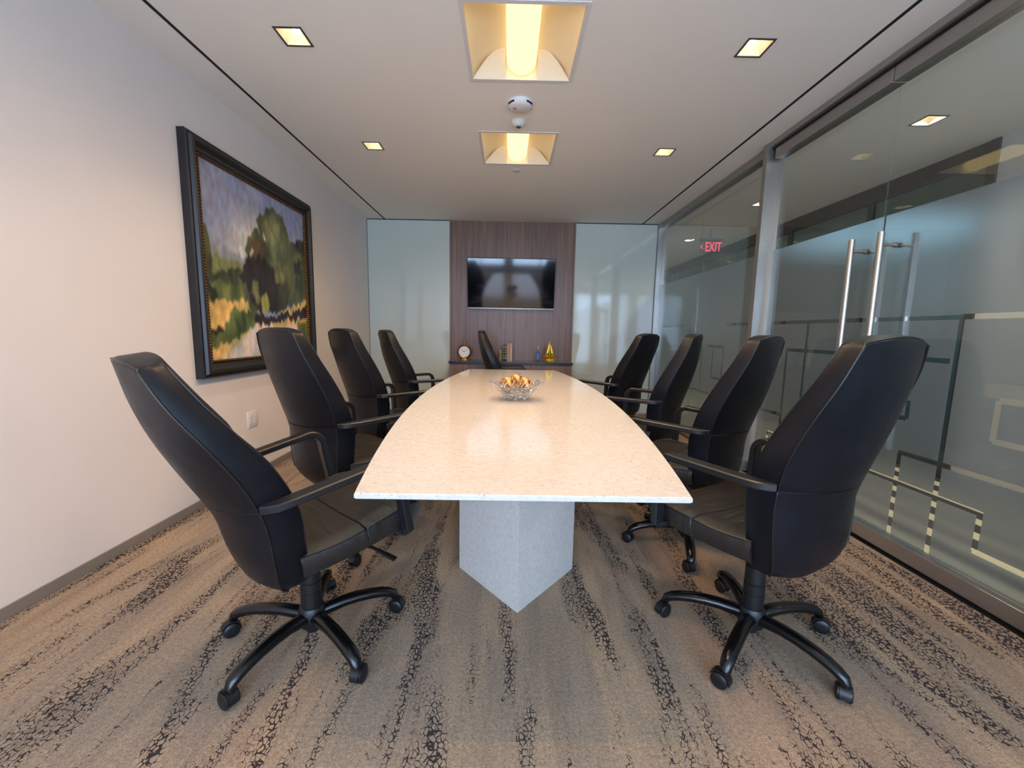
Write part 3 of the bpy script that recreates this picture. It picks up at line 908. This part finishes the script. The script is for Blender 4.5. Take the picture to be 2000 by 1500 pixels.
# ------------------------------------------------------------------ crystal bowl and ornaments
t = empty('crystal_bowl', (.050, 2.48, .7402), 0, 'cut crystal bowl with scalloped rim on the conference table', 'bowl')
def sc(a, r, z):
    k = max(0, (z-.03)/.07)
    return 1+.045*k*math.cos(12*a)
t.scale = (.98, .98, 1.18)
b = MB()
prof_o = [(.060, 0), (.072, .004), (.085, .018), (.105, .038), (.125, .056), (.143, .070), (.160, .082), (.166, .086)]
prof_i = [(.160, .090), (.150, .084), (.134, .072), (.116, .058), (.096, .040), (.076, .020), (.060, .008), (.001, .007)]
rings = []
n = 72
for q, (r_, z_) in enumerate(prof_o+prof_i):
    ring = []
    for k in range(n):
        a = 2*PI*k/n
        rr = r_*sc(a, r_, z_)
        if q < 8: rr += .0050*((k+(q % 2)*2) % 4-1.5)/1.5*(1 if 0 < q < 7 else 0)
        zz = z_+(.010*math.cos(12*a) if q in (6, 7, 8, 9) else 0)
        ring.append((rr*math.cos(a), rr*math.sin(a), zz))
    rings.append(ring)
b.loft(rings)
b.build('body', M['crystal'], t)
def mat_ball():
    m = NT('woven_gold_ball')
    v = m.coord()
    w = m.n('TexNoise', {'Vector': v, 'Scale': 28., 'Detail': 3., 'Distortion': 2.2}).outputs['Fac']
    col = m.ramp(w, [(.38, s2l((58, 28, 12))), (.47, s2l((150, 92, 42))), (.53, s2l((235, 190, 120))), (.64, s2l((196, 138, 66)))])
    return m.done(m.pbsdf(col, .4, .15, m.bump(w, .8, .006)))
M['ball'] = mat_ball()
def ball(x, y, z, r, lab):
    rings = []
    n = 28
    for i in range(1, 16):
        th = PI*i/16
        rings.append([(r*math.sin(th)*math.cos(2*PI*k/n), r*math.sin(th)*math.sin(2*PI*k/n), r*math.cos(th)) for k in range(n)])
    o = MB().loft(rings).build('decorative_ball', M['ball'], None, (x, y, z), smooth=60)
    tag(o, lab, 'ornament', 'decorative balls in the crystal bowl')
ball(-.001, 2.452, .7402+.090, .050, 'mottled brown and gold decorative ball at the left in the crystal bowl')
ball(.101, 2.452, .7402+.090, .050, 'mottled brown and gold decorative ball at the right in the crystal bowl')
ball(.052, 2.542, .7402+.096, .053, 'mottled brown and gold decorative ball at the back of the crystal bowl')

# ------------------------------------------------------------------ office chairs
PV = .45     # tilt pivot height
XRr = [(.385, -.145), (.40, -.160), (.43, -.176), (.52, -.178), (.62, -.175), (.69, -.181), (.80, -.209), (.92, -.256), (1.03, -.301), (1.13, -.328), (1.16, -.336)]
HW = [(.385, .158), (.395, .182), (.41, .195), (.43, .204), (.52, .219), (.62, .224), (.69, .226), (.80, .233), (.92, .226), (1.03, .205), (1.09, .188), (1.13, .172)]
TK = [(.385, .075), (.43, .090), (.52, .094), (.62, .097), (.69, .094), (.80, .087), (.93, .077), (1.05, .066), (1.13, .056)]
FB = [(.385, .010), (.45, .016), (.6, .020), (.70, .022), (.85, .018), (.93, .010), (.945, .018), (1.05, .020), (1.13, .010)]
BB = [(.385, .025), (.43, .040), (.52, .056), (.62, .066), (.69, .078), (.80, .084), (.92, .070), (1.03, .042), (1.13, .020)]
def back_ring(z, inset=0, dz=0, groove=0):
    xr, w, tk, fb, bb = lerp(z, XRr), lerp(z, HW), lerp(z, TK), lerp(z, FB), lerp(z, BB)
    w -= inset; xr += inset; tk -= 2*inset
    n = 12; P = []
    crown = .020*max(0, (z-1.04)/.09)**2
    belly = -.026*max(0, (.47-z)/.085)**1.5
    def zz(y): return z-PV+dz+(crown+belly)*(1-(y/w)**2)
    for i in range(n+1):                      # rear face, from +w to -w
        y = w*(1-2*i/n)
        P.append((xr-(bb-groove)*(1-(y/w)**2)+groove, y, zz(y)))
    P.append((xr+tk*.5, -w-.004, zz(w)))
    wf = w-.010
    for i in range(n+1):
        y = -wf*(1-2*i/n)
        P.append((xr+tk+fb*(1-(y/wf)**4), y, zz(y)))
    P.append((xr+tk*.5, w+.004, zz(w)))
    return P
def make_chair():
    root = empty('office_chair')
    # --- backrest
    zs = [.385, .392, .405, .425, .45, .48, .52, .56, .60, .64, .675, .688]
    rings = [back_ring(.385, .012, -.005), back_ring(.385, .004, -.002)]
    rings += [back_ring(z) for z in zs]
    rings += [back_ring(.6905, groove=.002)]
    rings += [back_ring(z) for z in (.693, .72, .76, .80, .85, .89, .925, .937, .942, .947, .96, .99, 1.02, 1.05, 1.08, 1.10, 1.12, 1.13)]
    rings += [back_ring(1.13, .003, .004), back_ring(1.13, .008, .007), back_ring(1.13, .015, .009)]
    b = MB(); b.loft(rings, cap=False)
    n = len(rings[0])
    for ring, top in ((rings[0], False), (rings[-1], True)):
        V = [tuple(p) for p in ring]; m_ = 12; F = []
        for i in range(m_):
            F.append((i, i+1, 2*m_+2-i-1+0, 2*m_+2-i) if True else None)
        # rear row 0..12, side 13, front row 14..26 (from -w to +w), side 27
        F = [(i, i+1, 26-i-1, 26-i) for i in range(m_)]
        F.append((0, 26, 27)); F.append((12, 13, 14))
        b.add(V, F)
    back = b.build('backrest', M['leather'], root, (0, 0, PV), smooth=38)
    bm = bmesh.new(); bm.from_mesh(back.data)
    bmesh.ops.remove_doubles(bm, verts=bm.verts, dist=.0002)
    bmesh.ops.recalc_face_normals(bm, faces=bm.faces)
    bm.to_mesh(back.data); bm.free()
    back.data.shade_smooth(); back.data.set_sharp_from_angle(angle=R(40))
    p = MB()
    path = [(r[0][0]-.001, r[0][1]+.0015, r[0][2]) for r in rings[2:-3]]
    top = rings[-3]
    path2 = [(r[12][0]-.001, r[12][1]-.0015, r[12][2]) for r in rings[2:-3]]
    p.tube(path+[(top[i][0], top[i][1], top[i][2]+.0005) for i in range(13)]+list(reversed(path2)), .0034, 8)
    for s in (14, 26):
        p.tube([(r[s][0], r[s][1], r[s][2]) for r in rings[3:-3]], .0022, 6)
    p.build('piping', M['piping'], back, smooth=60)
    # --- seat cushion
    def seat_ring(x, g=0):
        w = lerp(x, [(-.11, .215), (0, .236), (.15, .248), (.28, .246), (.33, .225), (.352, .19)])-g
        zt = lerp(x, [(-.11, .505), (.0, .498), (.16, .503), (.26, .505), (.31, .490), (.34, .462), (.352, .445)])-g*1.5
        zb = lerp(x, [(-.11, .415), (.20, .410), (.31, .412), (.34, .422), (.352, .43)])
        P = []
        n = 12
        for i in range(n+1):
            y = w*(1-2*i/n)
            P.append((x, y, zt-PV-.010*(1-abs(y/w)**2)-(.012 if i in (0, n) else 0)))
        P.append((x, -w-.006, (zt+zb)/2-PV))
        for i in range(5): P.append((x, -w*.96*(1-i/2), zb-PV+(.004 if i in (0, 4) else 0)))
        P.append((x, w+.006, (zt+zb)/2-PV))
        return P
    xs = [-.11, -.09, -.05, 0, .04, .085, .092]
    rings = [seat_ring(x) for x in xs]+[seat_ring(.0955, .004)]+[seat_ring(x) for x in (.099, .106, .15, .19, .22, .25, .275, .295, .31, .322, .333, .342, .348, .352)]
    sobj = MB().loft(rings).build('seat', M['leather_seat'], root, (0, 0, PV), smooth=40)
    p = MB()
    for s in (0, 12):
        p.tube([(r[s][0], r[s][1]*1.003, r[s][2]+.001) for r in rings], .0028, 6)
    p.build('piping', M['piping'], sobj, smooth=60)
    # --- arms
    for s in (1, -1):
        path = [(-.174, s*.226, .703), (-.162, s*.236, .703), (-.140, s*.252, .703)]
        for i in range(1, 8): path.append((-.140+i*.312/8, s*(.252+.029*i/8), .703))
        cx, cz, r_ = .172, .648, .055
        for i in range(0, 9):
            a = PI/2-PI/2*i/8
            path.append((cx+r_*math.cos(a), s*.281, cz+r_*math.sin(a)))
        for i in range(1, 7): path.append((.227+.004*i/6, s*(.281-.006*i/6), .648-.225*i/6))
        nP = len(path)
        wd = [.030, .040, .046]+[.050]*7+[.048]*9+[.044]*6
        th = [.026]*3+[.024]*7+[.026]*9+[.030]*6
        a = MB().sweep([(x, y, z-PV) for x, y, z in path], wd[:nP], th[:nP], .004)
        a.box(.212, .250, min(s*.150, s*.278), max(s*.150, s*.278), .404-PV, .425-PV, .003)
        a.build('armrest', M['arm'], root, (0, 0, PV), smooth=35)
    # --- mechanism under the seat
    mch = MB().box(-.08, .16, -.075, .075, .365-PV, .404-PV, .012).box(-.17, .20, -.15, .15, .400-PV, .413-PV, .004)
    mch.lathe([(0, 0), (.030, 0), (.034, .010), (.034, .048), (.026, .060), (0, .062)], 20, Matrix.Translation((.175, 0, .325-PV)))
    mch.build('tilt_mechanism', M['plastic_dark'], root, (0, 0, PV), smooth=40)
    MB().tube([(.09, -.06, .385-PV), (.13, -.19, .372-PV), (.15, -.235, .350-PV), (.165, -.27, .335-PV)], [.006, .006, (.004, .011), (.004, .012)], 10).build('height_lever', M['plastic_dark'], root, (0, 0, PV), smooth=40)
    # --- column and hub
    MB().lathe([(0, .040), (.022, .040), (.024, .062), (.040, .064), (.047, .078), (.047, .125), (.040, .140), (.036, .142), (.036, .195), (.034, .1965), (.036, .198), (.036, .235), (.033, .237), (.035, .239), (.034, .300), (.030, .303), (.030, .372), (0, .372)], 28).build('gas_column', M['plastic_dark'], root, smooth=35)
    # --- star base
    for k in range(5):
        pts = []; rd = []
        for x, z, a_, b_ in ((.020, .098, .023, .025), (.06, .108, .023, .025), (.11, .114, .021, .0245), (.16, .114, .0205, .024), (.21, .109, .0195, .0235), (.25, .101, .019, .023), (.28, .091, .018, .022), (.300, .079, .017, .020), (.308, .062, .014, .017)):
            pts.append((x, 0, z)); rd.append((a_, b_))
        lg = MB().tube(pts, rd, 14).build('leg', M['gloss_black'], root, smooth=50)
        lg.rotation_euler = (0, 0, 2*PI*k/5)
        cst = MB()
        Mw = lambda y: Matrix.Translation((-.012, y, .027)) @ Matrix.Rotation(PI/2, 4, 'X')
        for y in (-.013, .013):
            s = 1 if y > 0 else -1
            cst.lathe([(0, -.009), (.022, -.009), (.0265, -.006), (.0265, .006), (.022, .009), (.012, .0105), (0, .010)] if s < 0 else [(0, -.010), (.012, -.0105), (.022, -.009), (.0265, -.006), (.0265, .006), (.022, .009), (0, .009)], 22, Mw(y))
        # hood over the wheels
        hr = []
        for i in range(9):
            a = R(-10+i*22)
            c0, s0 = math.cos(a), math.sin(a)
            hr.append([(-.012+.0325*c0, -.014, .027+.0325*s0), (-.012+.0325*c0, .014, .027+.0325*s0), (-.012+.028*c0, .014, .027+.028*s0), (-.012+.028*c0, -.014, .027+.028*s0)])
        cst.loft(hr)
        cst.tube([(0, 0, .045), (0, 0, .072)], .0095, 12)
        cb = cst.build('caster', M['plastic_dark'], lg, (.305, 0, 0), smooth=35)
        cb.rotation_euler = (0, 0, [2.4, .6, 4.0, 1.5, 5.2][k])
    return root
proto = make_chair()
UPPER = ('backrest', 'seat', 'armrest', 'tilt_mechanism', 'height_lever')
# side, x, y, heading off the room's long axis, recline, lift, world angle of one leg
CH = [('L', -.712, 1.404, 40.8, 9.8, -.022, 32, 'black leather office chair nearest the camera on the painting side, leaning far back'),
      ('R', .938, 1.425, 25, 0, 0, 10, 'black leather office chair nearest the camera on the glass side'),
      ('L', -.875, 2.165, 36.4, .6, -.004, -62, 'black leather office chair in front of the painting, second from the camera'),
      ('R', .995, 2.145, 41.2, .8, 0, 180, 'black leather office chair second from the camera on the glass side'),
      ('L', -.925, 3.052, 45.3, .2, -.004, 20, 'black leather office chair third from the camera on the painting side'),
      ('R', 1.000, 2.952, 55.8, .3, 0, 40, 'black leather office chair third from the camera on the glass side'),
      ('L', -.841, 3.895, 60.1, 1.1, -.004, 60, 'black leather office chair fourth on the painting side, before the left white glass panel'),
      ('R', .981, 3.814, 46.3, 1.8, .008, 15, 'black leather office chair fourth on the glass side, before the right white glass panel'),
      ('L', -.005, 5.02, 87, 1.8, .012, 50, 'black leather office chair turned sideways at the far table end, before the credenza')]
for i, (sd, x, y, th, ph, dz, leg, lab) in enumerate(CH):
    o = proto if i == 0 else copy_tree(proto)
    rz = R(90-th) if sd == 'L' else R(90+th)
    o.location = (x, y, 0); o.rotation_euler = (0, 0, rz)
    tag(o, lab, 'chair', 'black office chairs around the conference table')
    kk = 0
    for c in [q for q in bpy.data.objects if q.parent == o]:
        nm = c.name.split('.')[0]
        if nm in UPPER:
            c.location = (0, 0, PV+dz); c.rotation_euler = (0, -R(ph), 0)
        elif nm == 'leg':
            c.rotation_euler = (0, 0, R(leg)-rz+2*PI*kk/5); kk += 1

# ------------------------------------------------------------------ light
W = bpy.data.worlds.new('sky'); SC.world = W; W.use_nodes = True
bg = W.node_tree.nodes['Background']; bg.inputs[0].default_value = (.55, .74, 1, 1); bg.inputs[1].default_value = 1.1
for nm, x, wd, e in (('window_daylight', -.95, 1.5, 34), ('window_daylight', 1.0, 1.8, 40), ('corridor_daylight', 2.85, 1.2, 22)):
    l = bpy.data.lights.new(nm, 'AREA'); l.shape = 'RECTANGLE'; l.size = wd; l.size_y = 2.3; l.energy = e*2.4; l.color = (.52, .71, 1.)
    o = bpy.data.objects.new(nm, l); COL.objects.link(o); o.location = (x, YF-.2, 1.3); o.rotation_euler = (PI/2, 0, 0)
# office beyond the corridor
l = bpy.data.lights.new('office_light', 'AREA'); l.size = 2.; l.energy = 30; l.color = (.75, .88, 1.)
o = bpy.data.objects.new('office_light', l); COL.objects.link(o); o.location = (5.2, 6, 2.6)

# ------------------------------------------------------------------ camera
cam = bpy.data.cameras.new('camera'); cam.sensor_width = 36; cam.lens = 36*CF/2000; cam.clip_start = .02
co = bpy.data.objects.new('camera', cam); COL.objects.link(co)
mt = Matrix((RT, UP, -FW)).transposed().to_4x4(); mt.translation = CAMP
co.matrix_world = mt
SC.camera = co

SC.view_settings.view_transform = 'Standard'
SC.view_settings.look = 'None'
SC.view_settings.exposure = .55
SC.view_settings.gamma = 1
SC.view_settings.use_curve_mapping = False
SC.cycles.max_bounces = 10
SC.cycles.diffuse_bounces = 4
SC.cycles.glossy_bounces = 4
SC.cycles.transmission_bounces = 8
SC.cycles.transparent_max_bounces = 16
SC.cycles.sample_clamp_indirect = 6
SC.cycles.caustics_reflective = False
SC.cycles.caustics_refractive = False
SC.cycles.use_denoising = True
